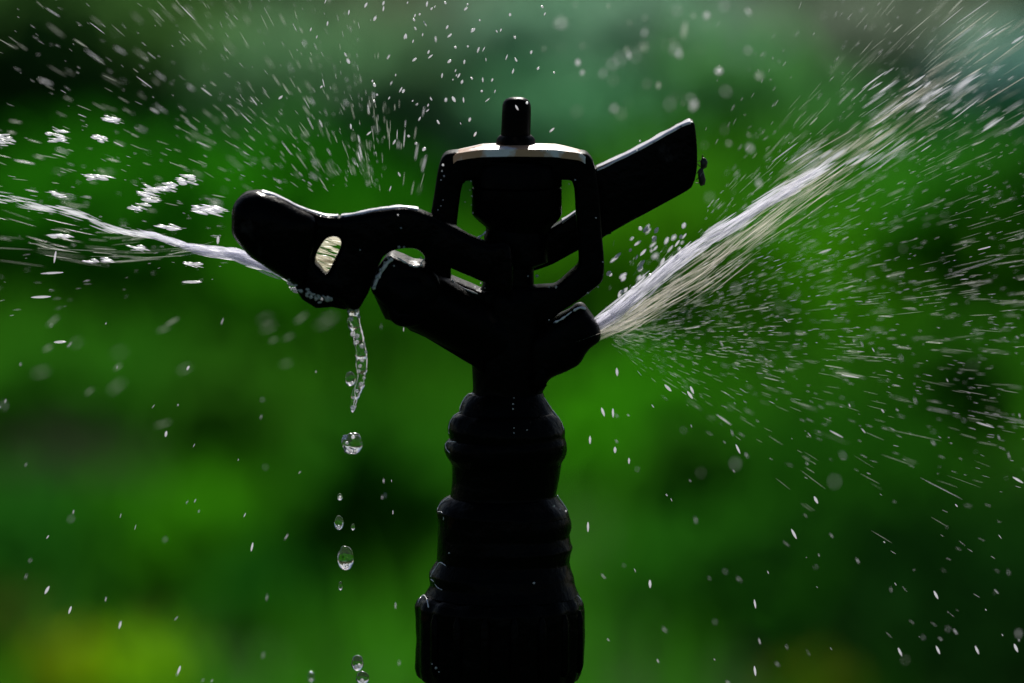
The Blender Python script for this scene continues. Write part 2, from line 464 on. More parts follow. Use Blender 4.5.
turned('thread_ring', prof(LP, RP, 496.01, 516), M_NUT, SP, lump=.00028)
turned('lower_sleeve', prof(LP, RP, 516.01, 560), M_NUT, SP, lump=.00016)
turned('thread_ring', prof(LP, RP, 560.01, 594), M_NUT, SP, lump=.00022)
nut = turned('coupling_nut', prof(LP, RP, 594.01, 680), M_NUT, SP, seg=96, flutes=16, famp=0.035, lump=.00012)
for k in range(8):       # grip ribs standing proud of the nut
    th = R(-160 + k * 20) if k else R(-172)
    c0 = at(500, 606); c1 = at(500, 668); rr = 0.01262
    x = c0.x + rr * math.cos(th); y = rr * math.sin(th)
    if abs(math.cos(th)) < 0.97:
        barrel('rib', [(Vector((x, y, c0.z)), .0003), (Vector((x, y, c0.z - .0012)), .0007), (Vector((x, y, c1.z + .001)), .0007), (Vector((x, y, c1.z)), .0003)], M_NUT, nut, seg=10)

# body: neck and core column
turned('neck', [(296, 478, 546), (330, 476, 548), (352, 473, 547), (365, 472, 547), (378, 472.5, 546), (388, 473, 543.5), (394, 472, 543)], M_BLACK, SP, lump=.00008)
turned('pivot_column', [(222, 488, 546), (236, 484, 548), (262, 484, 548), (268, 483, 534), (284, 483, 534), (290, 480, 545), (300, 478, 548)], M_BLACK, SP, lump=.00008)

# left nozzle: lumpy inclined barrel with a mouth collar
def along(a, b, lst): return [(a.lerp(b, t_), r_ * S) for t_, r_ in lst]
a = at(520, 352, 0); b = at(377, 276, -0.007)
barrel('nozzle', along(a, b, [(0, 30), (.25, 31), (.6, 31.5), (.78, 32), (.82, 33.5), (.86, 30), (.94, 21), (.985, 16), (1, 12), (1.0, 6), (.93, 5)]), M_BLACK, SP, lump=.0003)
slab('nozzle_collar', [(398, 259), (388, 257), (379, 268), (371, 284), (371, 294), (380, 302), (386, 309), (389, 319), (396, 326), (410, 328), (428, 322), (440, 300), (437, 278), (422, 266), (412, 264)], -.0095, .003, M_BLACK, SP, bevel=.0014, lump=.00025)
slab('gusset', [(425, 268), (452, 280), (480, 292), (486, 300), (486, 372), (472, 366), (455, 356), (425, 338), (405, 327), (398, 300)], -.0045, .0045, M_BLACK, SP, bevel=.001)
# right nozzle
slab('spreader_nozzle', [(540, 330), (556, 321), (570, 313), (577, 308.5), (584, 309), (590, 315), (596, 323), (600, 331), (601, 338), (598, 344), (590, 350), (585, 356), (582, 362), (577, 368), (566, 373), (554, 378), (548, 383), (544, 392), (534, 392), (528, 350)], -.0055, .0055, M_BLACK, SP, bevel=.0022, lump=.0002)
a = at(560, 342); b = at(597, 327)
barrel('nozzle_mouth', along(a, b, [(0, 17), (.8, 16), (.95, 13), (1, 8), (.9, 6)]), M_BLACK, SP, seg=24)

# bridge frame
slab('bridge_frame',
     [(452, 153), (470, 152.5), (515, 152), (560, 152.5), (582, 153), (590, 157), (595, 168), (599, 195), (602, 235), (604, 262), (603.5, 276), (600, 284), (585, 296), (560, 313), (545, 323), (510, 326), (480, 312), (455, 298), (432, 287), (425, 278), (425, 262), (430, 220), (434, 195), (438, 170), (443, 157)],
     -.0040, .0040, M_BLACK, SP, bevel=.0007, lump=.00006,
     holes=[[(465, 182.5), (469, 181), (500, 181), (540, 181), (568, 180.5), (573, 185), (575, 197), (577, 230), (579, 258), (578, 267), (570, 275), (557, 286), (545, 288), (510, 290), (482, 292), (474, 291), (462, 287), (452, 281), (450.5, 274), (452, 262), (456, 232), (459, 205), (462, 187)]])
# crowned top plate, brown wear, the sun's wet glint put into its pale colour
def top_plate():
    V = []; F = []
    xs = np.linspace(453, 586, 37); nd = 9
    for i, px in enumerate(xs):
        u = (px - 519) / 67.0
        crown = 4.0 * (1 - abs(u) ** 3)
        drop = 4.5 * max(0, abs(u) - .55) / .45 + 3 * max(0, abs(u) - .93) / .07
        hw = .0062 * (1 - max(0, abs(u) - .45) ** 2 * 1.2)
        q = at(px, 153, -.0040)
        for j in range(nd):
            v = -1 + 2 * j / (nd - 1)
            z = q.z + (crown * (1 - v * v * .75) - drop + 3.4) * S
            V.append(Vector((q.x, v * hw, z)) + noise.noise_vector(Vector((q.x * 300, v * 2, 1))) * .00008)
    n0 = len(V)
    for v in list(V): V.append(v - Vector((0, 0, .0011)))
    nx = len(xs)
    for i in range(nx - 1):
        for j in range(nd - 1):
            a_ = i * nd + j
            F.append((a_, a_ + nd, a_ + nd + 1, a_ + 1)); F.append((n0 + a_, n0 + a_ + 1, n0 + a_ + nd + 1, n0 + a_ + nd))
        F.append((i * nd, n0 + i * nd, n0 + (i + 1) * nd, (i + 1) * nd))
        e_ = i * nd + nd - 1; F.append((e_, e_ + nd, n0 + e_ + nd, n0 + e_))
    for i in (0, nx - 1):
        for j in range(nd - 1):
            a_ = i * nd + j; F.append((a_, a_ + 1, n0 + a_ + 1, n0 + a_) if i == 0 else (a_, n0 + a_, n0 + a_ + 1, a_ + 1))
    o = mesh_obj('bridge_top', V, F, M_WORN_GLINT, SP)
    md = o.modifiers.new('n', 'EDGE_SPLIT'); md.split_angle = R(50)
    tag(o, 'wet bridge top with brown wear, sun glint painted into its pale colour')
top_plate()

# pin with its collar
turned('pivot_pin', [(97.2, 512, 521), (97.8, 509, 524), (99, 506, 527), (101.5, 503.6, 529.6), (105, 502.4, 530.8), (112, 502, 531), (134, 501, 530.5), (150, 502, 530)], M_BLACK, SP, seg=36)
turned('pin_collar', [(135, 500, 531.5), (137, 498, 533.5), (139, 496.5, 535), (144, 496, 535.5), (147, 499, 532), (150, 502, 529.5), (156, 504, 527)], M_BLACK, SP, seg=36, flutes=6, famp=.06)

# spring housing / arm hub between the legs
turned('spring_housing', [(163, 474, 560), (166, 472, 562), (186, 472, 562), (187, 474, 560), (188.5, 472, 562), (213, 472, 562), (216, 474, 561), (220, 478, 558), (226, 485, 552), (232, 488, 548)], M_BLACK, SP, lump=.0001)
def spring():
    V = []
    pts = []
    c = at(517, 160); z1 = at(517, 150).z; z0 = at(517, 172).z
    for i in range(90):
        t_ = i / 89; th = t_ * 2 * math.pi * 3
        pts.append((Vector((c.x + .0052 * math.cos(th), .0052 * math.sin(th), z1 + (z0 - z1) * t_)), .0005))
    barrel('spring', pts, M_BLACK, SP, seg=8)
spring()

# drive arm with the spoon on the left
ARM_L = [(231, 222), (232, 208), (238, 199), (247, 193.5), (258, 192), (268, 194.5), (283, 200), (297, 207.5), (311, 213), (325, 217), (340, 217.5), (354, 215.5), (372, 212), (392, 209), (406, 208.5), (418, 210.5), (432, 216),
         (444, 222), (457, 229), (473, 238), (490, 244), (510, 246), (512, 290), (498, 289), (482, 282.5), (466, 276), (451, 269), (438, 265), (425, 264), (424, 257), (419, 251), (411, 249), (402, 249), (392, 252), (384, 257.5), (379, 266), (374, 278), (369, 291), (364, 301), (359, 309), (352, 311), (345, 306), (338, 300), (326, 303), (312, 300), (300, 294), (290, 284), (275, 274), (262, 266), (248, 255), (236, 241), (231, 232)]
HOLE = [(325, 239.5), (332, 237), (338.5, 238.5), (340.5, 244), (338.5, 252), (334, 262), (329, 271), (325, 274), (320, 268.5), (315.5, 263), (316, 256), (320, 246)]
slab('drive_arm', ARM_L, -.0118, -.0060, M_ARM, SP, holes=[HOLE], bevel=.0011, lump=.00016)
# spoon hood: a curved vane that bulges toward the camera
def spoon():
    V = []; F = []
    out_ = [(232, 224), (233, 209), (239, 200), (248, 194.5), (259, 193), (270, 196), (285, 202), (299, 209.5), (313, 216), (318, 226), (316, 240), (312, 254), (308, 268), (305, 284), (292, 283), (277, 273.5), (263, 265), (249, 254), (237, 240), (232, 231)]
    out_ = crom(out_, 3); n = len(out_)
    cx = sum(q[0] for q in out_) / n; cy = sum(q[1] for q in out_) / n
    L = [(1.0, 0), (1.0, -.0008), (.93, -.0019), (.8, -.0027), (.6, -.0032), (.3, -.0034)]
    for sc, dy in L:
        for (px, py) in out_:
            q = at(cx + (px - cx) * sc, cy + (py - cy) * sc, -.0118)
            V.append(Vector((q.x, -.0112 + dy, q.z)))
    for i in range(len(L) - 1):
        for k in range(n):
            k2 = (k + 1) % n
            F.append((i * n + k, i * n + k2, (i + 1) * n + k2, (i + 1) * n + k))
    F.append(tuple((len(L) - 1) * n + k for k in range(n))); F.append(tuple(range(n))[::-1])
    mesh_obj('drive_spoon', V, F, M_ARM, SP)
spoon()
# crusted lip under the spoon
barrel('spoon_lip', [(at(296, 288, -.009), .0004), (at(306, 294, -.009), .0010), (at(318, 299, -.009), .0012), (at(332, 299, -.009), .0013), (at(345, 300, -.009), .0012), (at(356, 303, -.009), .0008)], M_ARM, SP, seg=16, lump=.0005)
# arm to the right and its counterweight
slab('rear_arm', [(520, 240), (545, 231), (562, 222), (576, 213), (600, 205), (612, 231), (604, 236), (590, 244), (578, 250.5), (560, 260.5), (549, 266), (530, 272), (515, 272)], .0048, .0105, M_ARM, SP, bevel=.0005)
slab('counterweight', [(586, 174), (595, 169), (620, 158), (650, 143), (675, 129), (686, 123.5), (692, 122), (695, 125), (696.5, 140), (697.5, 158), (696, 175), (693, 185), (687, 191), (660, 206), (630, 222), (604, 237), (590, 243)], .0045, .0120, M_ARM, SP, bevel=.0005, smooth=2, lump=.00008)

# little insect on the end of the blade
def insect():
    c = at(700, 172, .004)
    e = empty('insect', c)
    m_, t_, p_, o_ = mat('insect_black'); p_.inputs['Base Color'].default_value = (0.012, 0.01, 0.008, 1); p_.inputs['Roughness'].default_value = .5
    m2, t_, p2, o_ = mat('insect_leg'); p2.inputs['Base Color'].default_value = (0.09, 0.06, 0.01, 1)
    Y = .004
    def pt(x, y): return at(x, y, Y)
    K = 1.7
    barrel('body', [(pt(702.8, 157.5), 1e-4), (pt(703.5, 159), 4e-4), (pt(704, 162), 5.6e-4), (pt(703.5, 166), 5e-4), (pt(701.8, 168.5), 2.4e-4), (pt(700.5, 170.5), 4e-4), (pt(701, 175), 5e-4), (pt(702.2, 180), 5.4e-4), (pt(702, 184), 4.4e-4), (pt(700.5, 185.8), 1e-4)], m_, e, seg=14, lump=6e-5)
    for (a1, b1, c1) in [((702, 163), (699.5, 160.5), (697, 162)), ((701.5, 167), (699, 165.5), (697, 163.5)), ((700.5, 171), (698, 171.5), (696.7, 174)), ((701, 175), (698.5, 178), (696, 180)), ((701.5, 179), (698.5, 183), (695.5, 183)), ((702.5, 158.5), (702.4, 156.5), (703, 154.5))]:
        barrel('leg', [(pt(*a1), 1.1e-4), (pt(*b1), 9e-5), (pt(*c1), 6e-5)], m2, e, seg=6)
    tag(e, 'tiny dark insect clinging to the outer end of the black blade', 'insect')
insect()

# ------------------------------------------------------------------ water
def spindle(a, b, r, seg=6, bead=0.0):
    """droplet drawn out from a to b, thickest toward the middle"""
    V = []; F = []
    t_ = b - a; L = t_.length; t_ = t_ / L
    u = t_.cross(Vector((0, 1, 0)))
    if u.length < .1: u = t_.cross(Vector((1, 0, 0)))
    u.normalize(); v = t_.cross(u)
    ring = [(.0, .12), (.14, .62), (.36, .97), (.62, 1.0), (.86, .62), (1, .12)]
    for s_, k_ in ring:
        rr = r * k_ * (1 + bead * random.uniform(-1, 1))
        for k in range(seg):
            th = 2 * math.pi * k / seg
            V.append(a + t_ * (L * s_) + (u * math.cos(th) + v * math.sin(th)) * rr)
    for i in range(len(ring) - 1):
        for k in range(seg):
            k2 = (k + 1) % seg
            F.append((i * seg + k, i * seg + k2, (i + 1) * seg + k2, (i + 1) * seg + k))
    F.append(tuple(range(seg))[::-1]); F.append(tuple((len(ring) - 1) * seg + k for k in range(seg)))
    return V, F

class Pool:
    def __init__(s): s.V = []; s.F = []
    def add(s, vf):
        o = len(s.V); s.V += vf[0]; s.F += [tuple(i + o for i in f) for f in vf[1]]
    def streak(s, px, py, Y, ang, ln, wd, seg=5, dy=0.0):
        dx = math.cos(ang) * ln / 2; dz = -math.sin(ang) * ln / 2
        s.add(spindle(at(px - dx, py - dz, Y - dy), at(px + dx, py + dz, Y + dy), wd * S / 2, seg))
    def build(s, name, m):
        return mesh_obj(name, s.V, s.F, m)

def path_pt(P, t_):
    n = len(P) - 1; f = t_ * n; i = min(int(f), n - 1); f -= i
    a_, b_ = P[i], P[i + 1]
    return [a_[k] + (b_[k] - a_[k]) * f for k in range(3)], math.atan2(-(b_[1] - a_[1]), b_[0] - a_[0])

def jet(pool, P, n, Y, ysp, lr, wr, t0=0, t1=1, bias=1.0):
    for _ in range(n):
        t_ = t0 + (t1 - t0) * random.random() ** bias
        (x, y, w_), ang = path_pt(P, t_)
        o = random.gauss(0, .42); o = max(-1, min(1, o))
        x += -math.sin(-ang) * 0 + math.sin(ang) * o * w_; y += math.cos(ang) * o * w_
        pool.streak(x, y, Y + random.gauss(0, 1) * ysp, ang + random.gauss(0, .05), random.uniform(*lr), random.uniform(*wr))

# right jet -------------------------------------------------
PR = [(592, 328, 6), (612, 315, 8), (632, 298, 9), (655, 278, 10), (680, 257, 10), (705, 240, 9), (735, 222, 8), (765, 202, 8), (790, 188, 7), (815, 174, 5)]
PR = crom(PR, 3, False)
j1 = Pool(); jet(j1, PR, 430, .002, .0015, (16, 55), (.7, 2.7), bias=1.5)
tag(j1.build('water_jet', M_JET), 'pale bluish jet of water bursting up from the right nozzle', 'water jet')
PRb = crom([(598, 334, 5), (625, 322, 10), (655, 303, 14), (700, 275, 20), (740, 245, 20), (780, 215, 18), (830, 180, 14)], 3, False)
j2 = Pool(); jet(j2, PRb, 240, .004, .004, (20, 70), (.5, 1.5), bias=1.2)
PRc = crom([(780, 200, 14), (830, 165, 26), (880, 130, 32), (940, 90, 38), (1030, 30, 44), (1090, -10, 50)], 3, False)
jet(j2, PRc, 130, .006, .03, (18, 70), (.5, 1.5), bias=1.3)
tag(j2.build('spray_edge', M_JET2), 'ragged warm-tinted strands of spray trailing under and beyond the right jet', kind='stuff')
j3 = Pool()
for (cx, cy, k, sx, sy) in [(815, 168, 20, 14, 9), (800, 150, 8, 14, 8), (845, 150, 14, 22, 12), (880, 115, 16, 20, 12), (925, 100, 26, 26, 12), (895, 85, 14, 20, 10), (960, 90, 16, 25, 10), (985, 35, 10, 22, 6), (860, 160, 14, 20, 8), (905, 145, 14, 24, 8), (1000, 120, 8, 24, 8)]:
    for _ in range(int(k * .7)):
        j3.streak(random.gauss(cx, sx * .6), random.gauss(cy, sy * .6), random.gauss(.01, .03), R(34) + random.gauss(0, .05), random.uniform(10, 38), random.choice((.7, 1.1, 1.6, 2.8)))
tag(j3.build('spray_clots', M_CLOT), 'blurred white clots of spray along the upper right diagonal', kind='stuff')

# left jet --------------------------------------------------
PL = crom([(322, 290, 5), (310, 283, 6), (292, 276, 7), (275, 268, 8), (255, 261, 9), (235, 255, 8), (212, 251, 5.5), (190, 247, 4), (168, 240, 2.6), (150, 234, 2)], 3, False)
j4 = Pool(); jet(j4, PL, 420, -.0035, .0008, (14, 36), (1.5, 3.2))
tag(j4.build('water_jet', M_JET), 'white jet of water shooting left from under the black spoon', 'water jet')
js = Pool()
for _ in range(110):
    js.streak(random.uniform(308, 346), random.uniform(234, 279), random.uniform(-.004, .001), R(-16 + random.gauss(0, 4)), random.uniform(16, 34), random.uniform(1.0, 3.2))
tag(js.build('water_sheet', M_SLOT), 'pale cream sheet of water seen through the slot of the left arm', 'water')
j5 = Pool()
jet(j5, crom([(152, 236, 2), (130, 233, 4), (110, 228, 5), (85, 217, 5), (60, 211, 6), (30, 205, 6), (-10, 197, 7)], 3, False), 85, .0, .007, (10, 38), (.6, 2.0))
tag(j5.build('water_strand', M_CLOT), 'ragged white strand of water running to the left edge', 'water')
j6 = Pool()
jet(j6, crom([(200, 250, 5), (165, 254, 6), (125, 256, 10), (70, 252, 16), (-10, 240, 26)], 3, False), 34, .003, .02, (20, 60), (.4, 1.0))
jet(j6, crom([(150, 236, 4), (90, 240, 14), (-10, 215, 30)], 3, False), 20, .003, .02, (16, 46), (.4, 1.0))
tag(j6.build('spray_veil', M_W3), 'faint veil of fine streaks under the left jet', kind='stuff')

# blobs of broken water thrown left -------------------------
def blob(px, py, w_, h_, ang, n, label, Y=0.0):
    pl = Pool()
    for _ in range(int(n * 1.3)):
        a_, r_ = random.uniform(0, 2 * math.pi), random.random() ** .6
        dx, dy = math.cos(a_) * r_ * w_ / 2, math.sin(a_) * r_ * h_ / 2
        ca, sa = math.cos(ang), math.sin(ang)
        pl.streak(px + dx * ca + dy * sa, py - dx * sa + dy * ca, Y + random.gauss(0, .0006), R(-10) + random.gauss(0, .12), random.uniform(.4, .95) * min(w_, 20), random.choice((.6, 1.0, 1.8, 3.2)))
    tag(pl.build('water_blob', M_BLOB), label, 'water blob', 'blobs of broken water thrown left')
blob(4, 140, 16, 12, 0, 14, 'white water blob cut by the left edge')
blob(57, 136, 18, 14, R(-20), 16, 'white water blob nearest the one cut by the left edge')
blob(113, 120, 16, 9, R(-15), 13, 'white water blob highest of the thrown group')
blob(101, 139, 14, 6, R(-10), 9, 'small white water blob just under the highest one')
blob(97, 176, 24, 8, R(5), 14, 'flat white water blob alone above the left jet')
blob(149, 196, 20, 13, R(60), 16, 'tall white water blob at the foot of the slanting row')
blob(137, 207, 14, 7, 0, 8, 'small white water blob low at the start of the slanting row')
blob(168, 188, 20, 6, R(25), 10, 'narrow white water blob in the middle of the slanting row')
blob(187, 180, 16, 9, R(15), 12, 'round white water blob at the top of the slanting row')
blob(207, 209, 34, 11, R(-5), 22, 'wide white water blob touching the side of the black spoon')
blob(170, 227, 30, 4, R(-8), 7, 'thin white water strip above the left jet')
blob(57, 195, 18, 4, R(-8), 7, 'small white fleck of water over the left strand')
blob(60, 236, 22, 5, R(-5), 8, 'bright white fleck of water below the left strand')
blob(137, 248, 16, 5, R(-5), 8, 'bright white fleck of water below the jet fork')
blob(108, 260, 16, 3, R(0), 6, 'thin bright fleck of water, right one of a pair')
blob(90, 261, 14, 3, R(0), 5, 'thin bright fleck of water, left one of a pair')
blob(193, 265, 14, 6, R(-5), 7, 'dim fleck of water just under the left jet')

sp_ = Pool()
for _ in range(70):
    t_ = random.random(); x = 288 + 44 * t_; y = 279 + 22 * t_ ** .6 + random.gauss(0, 1.6)
    if 300 < x < 306: continue
    if random.random() < .55: y += 3.5; yy = -.0035
    else: yy = -.0140
    sp_.streak(x, y, yy + random.gauss(0, .0006), R(random.uniform(-50, 20)), random.uniform(2, 6), random.uniform(1.2, 3.4), seg=6)
tag(sp_.build('water_splash', M_W1), 'churned white water clinging under the rim of the spoon', 'splash')

# dripping thread and falling drops: clear water --------------
def chain():
    P = [(353, 306, 6), (353.5, 313, 5.6), (353, 320, 5.0), (355, 328, 5.6), (357.5, 336, 5.2), (359, 344, 4.6), (361, 352, 5.4), (361.5, 360, 5.4), (362, 368, 5.0), (361, 376, 5.2), (359.5, 384, 4.6), (357, 391, 4.8), (355.5, 397, 3.6), (354.5, 402, 3.2), (353.2, 408, 2.4), (352.8, 412, 1.2)]
    P = crom(P, 3, False)
    pts = []
    for i, (x, y, r_) in enumerate(P):
        pts.append((at(x, y, -.009), r_ * S * (1 + .12 * math.sin(i * 1.1) + .10 * math.sin(i * 2.3 + 1))))
    o = barrel('water_thread', pts, M_GLASS, None, seg=20, lump=.00012)
    for mdx in list(o.modifiers): o.modifiers.remove(mdx)
    for k, (Q, rad) in enumerate([([(358.5, 309), (359.5, 320), (362.5, 335), (366, 350), (367, 362), (365.5, 374), (362.5, 385), (358, 397), (354, 410)], .75), ([(349, 309), (350, 320), (354, 331), (354, 343), (357, 352), (356, 364), (358, 376), (355, 388), (355, 398), (352.6, 409)], .55)]):
        Q = crom(Q, 5, False)
        e_ = barrel('strand', [(at(x, y, -.0096), rad * S * (.35 + 1.3 * abs(noise.noise(Vector((x * .3, y * .22, k * 7)))) * 1.5)) for x, y in Q], M_BLOB, o, seg=8, lump=.00006)
        for mdx in list(e_.modifiers): e_.modifiers.remove(mdx)
    tag(o, 'glassy twisting thread of water hanging from under the spoon', 'water')
chain()

def drop(px, py, rx, rz, label, Y=-.009, m_=None, lump=.1):
    bm = bmesh.new(); bmesh.ops.create_icosphere(bm, subdivisions=4, radius=1)
    sd_ = Vector((px, py, 3))
    for v in bm.verts:
        v.co *= 1 + lump * noise.noise(v.co * 1.5 + sd_) + lump * .4 * noise.noise(v.co * 4 + sd_)
        v.co.x *= rx * S; v.co.y *= rx * S; v.co.z *= rz * S
    me = bpy.data.meshes.new('water_drop'); bm.to_mesh(me); bm.free()
    me.polygons.foreach_set('use_smooth', [True] * len(me.polygons)); me.materials.append(m_ or M_GLASS)
    o = bpy.data.objects.new('water_drop', me); C.objects.link(o); o.location = at(px, py, Y)
    tag(o, label, 'water drop', 'clear drops falling under the spoon')
drop(352.5, 443.5, 10.5, 10.5, 'biggest clear water drop, falling below the glassy thread', lump=.22)
drop(345.5, 558, 8, 12.5, 'clear tall water drop, second biggest of the falling drops')
drop(339, 523, 4.5, 7.5, 'small clear drop just above the second biggest one')
drop(340, 497, 2.6, 3.6, 'tiny bright drop, next below the biggest drop')
drop(353, 527, 2, 3.4, 'tiny drop on the right of the small clear drop')
drop(340.5, 586, 2, 4.5, 'tiny narrow drop under the second biggest drop')
drop(357.5, 663, 6, 8, 'clear drop near the bottom edge, upper one of two')
drop(362.5, 678, 6.5, 7, 'clear drop cut by the bottom edge')
drop(350.5, 379, 5, 7.5, 'clear drop pressed to the left side of the glassy thread')
drop(311, 677, 3.4, 5, 'dim blurred drop at the bottom edge, left of the two clear ones', Y=.03)

# white beads standing in for sun glints in thread and drops
beads = []
for (x, y) in [(349, 312), (356, 311), (351, 319), (359, 317), (353, 334), (357, 342), (362, 360), (360, 366), (364, 378), (361, 384), (366, 352), (354, 398), (357, 391), (353, 408), (349, 449), (356, 450), (347, 443), (352, 383), (352, 451), (344, 565), (347, 566), (345, 568), (338.5, 527.5), (340, 497), (356, 667), (359, 666), (362, 681), (353, 437), (355, 314), (352, 309), (362, 346), (359, 371), (357, 336)]:
    beads.append((x, y, random.uniform(1.8, 3.4) if x < 348 or y > 430 else random.uniform(2.0, 3.6)))

# spray of separate drops ------------------------------------
cand = []   # (area, px, py, Y, ang, ln, wd, region)
def add(px, py, Y, ang, ln, wd, reg): cand.append((ln * wd, px, py, Y, ang, ln, wd, reg))
S1 = (392, 250); S2 = (598, 331)
def blocked(px, py):  # keep sharp drops from sitting in front of the metal
    return 425 < px < 610 and py > 140 or (225 < px < 430 and 190 < py < 315) or (600 < px < 700 and 120 < py < 235)
# up and left, radial from the spoon
n = 0
while n < 300:
    a_ = R(random.uniform(92, 172)); r_ = 55 + 460 * random.random() ** .8
    px, py = S1[0] + r_ * math.cos(a_), S1[1] - r_ * math.sin(a_)
    if not (-10 < px < 470 and -8 < py < 215) or blocked(px, py): continue
    sharp = random.random() < .45
    add(px, py, random.gauss(0, .008) if sharp else random.choice((-1, 1)) * random.uniform(.01, .07), a_ + random.gauss(0, .07), random.uniform(5, 16) * (.5 + r_ / 380) * (.6 if a_ < R(115) else 1), random.uniform(.5, 1.0) if sharp else random.uniform(.7, 1.7), 'L'); n += 1
# lively bright short drops above the left, centre
for _ in range(110):
    px, py = random.gauss(430, 65), abs(random.gauss(60, 75))
    if blocked(px, py): continue
    add(px, py, random.gauss(0, .006), R(random.choice([70, 80, 95, 60, 40, 120])), random.uniform(2, 6.5), random.lognormvariate(.55, .3), 'T')
# short dense radial fringe right above the arm
for _ in range(120):
    a_ = R(random.uniform(70, 132)); r_ = random.uniform(70, 190)
    px, py = S1[0] + r_ * math.cos(a_), 290 - r_ * math.sin(a_)
    if py > 205 - max(0, 330 - px) * .25 or blocked(px, py) or px > 428: continue
    add(px, py, random.gauss(0, .02), a_, random.uniform(6, 20), random.uniform(.6, 1.4), 'L')
# right fan
n = 0
while n < 1150:
    a_ = R(-40 + 90 * random.random() ** .8); r_ = 18 + 480 * random.random() ** 1.15
    if a_ < R(-14) and random.random() < (r_ / 480) * .8 + (-14 - math.degrees(a_)) * .012: continue
    px, py = S2[0] + r_ * math.cos(a_), S2[1] + 4 - r_ * math.sin(a_)
    if not (600 < px < 1034 and -8 < py < 620) or (px < 705 and py < 240): continue
    sh = random.random() < .7; big = random.random() < .06
    add(px, py, random.gauss(.002, .008) if sh else random.choice((-1, 1)) * random.uniform(.01, .05), a_ + random.gauss(0, .05), random.lognormvariate(2.3, .45) * (.5 + r_ / 300), random.uniform(1.0, 1.9) if big else random.uniform(.25, .6) if sh else random.uniform(.4, .9), 'R'); n += 1
# near the right nozzle, scattered lumps by the frame
for _ in range(70):
    px, py = random.uniform(606, 690), random.uniform(225, 305)
    if py > 335 - (px - 598) * .8 - 18 or py < 236 - (px - 604) * .55 + 8: continue
    add(px, py, random.gauss(.01, .015), R(random.uniform(30, 70)), random.uniform(3, 9), random.uniform(2, 4.2), 'N')
# soft round out-of-focus drops upper centre-right
for _ in range(80):
    px, py = random.gauss(655, 60), abs(random.gauss(80, 80))
    if blocked(px, py): continue
    add(px, py, random.uniform(.04, .16), R(80) + random.gauss(0, .3), random.lognormvariate(1.6, .4), random.lognormvariate(1.3, .35), 'B')
for _ in range(15):
    add(random.uniform(610, 1020), random.uniform(220, 660), random.uniform(.07, .16), R(90), random.uniform(3, 6), random.uniform(2, 4), 'B')
# a few crisp falling ones on both sides below
for (px, py, ln, a_) in [(590, 440, 8, 90), (629, 461, 6, 90), (588, 527, 10, 90), (650, 584, 8, 92), (755, 604, 9, 100), (755, 671, 10, 98), (738, 449, 10, 115), (794, 534, 11, 118), (816, 500, 8, 118), (692, 390, 8, 115), (668, 388, 9, 135), (690, 395, 9, 125), (166, 434, 6, 80), (47, 590, 9, 60), (179, 670, 9, 70), (252, 547, 9, 78), (188, 368, 5, 60), (60, 342, 12, 2), (218, 240, 8, 85), (55, 257, 12, 80), (52, 273, 22, 3), (41, 297, 19, 2), (192, 282, 19, 0), (936, 595, 9, 118), (900, 652, 9, 115), (938, 650, 9, 115), (977, 650, 9, 115), (1016, 648, 9, 115), (617, 372, 8, 95), (603, 412, 9, 110), (613, 413, 9, 92), (615, 450, 6, 90), (120, 625, 8, 75), (70, 610, 8, 70), (1018, 480, 12, 150)]:
    add(px, py, random.gauss(0, .003), R(a_), ln * 1.05, random.uniform(2.0, 3.0), 'F')
for _ in range(150):
    px, py = random.uniform(0, 1024), random.uniform(320, 683)
    if 405 < px < 600 or 320 < px < 380: continue
    add(px, py, random.gauss(0, .03), R(90) if px < 600 and px > 300 else R(random.uniform(50, 80) if px < 300 else random.uniform(100, 140)), random.uniform(2, 7), random.uniform(.5, 1.2), 'F')
# dim blurred lumps beneath the left jet
for _ in range(20):
    add(random.uniform(30, 330), max(318, random.gauss(345, 35)), -random.uniform(.05, .13), R(random.uniform(15, 45)), random.uniform(8, 18), random.uniform(1.5, 2.8), 'D')

LAB = {'L': ('narrow pale drop of water streaking up and left from the spoon', 'drops streaking up and left from the spoon'),
       'T': ('short bright water drop hanging in the air left of the top pin', 'short bright drops left of the top pin'),
       'R': ('thin pale drop of water streaking out in the fan from the right nozzle', 'drops streaking from the right nozzle'),
       'N': ('lumpy white water drop between the black blade and the right jet', 'lumpy drops between blade and right jet'),
       'B': ('soft round out of focus water drop on the right side', 'soft round drops out of focus on the right'),
       'F': ('small pale water drop falling in the lower part of the picture', 'small drops falling lower in the picture'),
       'D': ('dim blurred water lump below the left jet', 'dim lumps below the left jet')}
SHORT = {'R': 'thin pale water drop streaking', 'B': 'soft round blurred water drop', 'D': 'dim blurred water drop', 'L': 'narrow pale water drop streaking', 'F': 'small pale water drop falling'}
cand.sort(key=lambda c: -c[0])
protoV = {}
def proto(mname, m_):
    V, F = spindle(Vector((-.5, 0, 0)), Vector((.5, 0, 0)), .5, 8)
    me = bpy.data.meshes.new('water_drop'); me.from_pydata([tuple(v) for v in V], [], F)
    me.polygons.foreach_set('use_smooth', [True] * len(me.polygons)); me.materials.append(m_); return me
PM = {'hi': proto('hi', M_W1), 'mid': proto('mid', M_W2), 'lo': proto('lo', M_W3)}
restA = Pool(); restB = Pool()
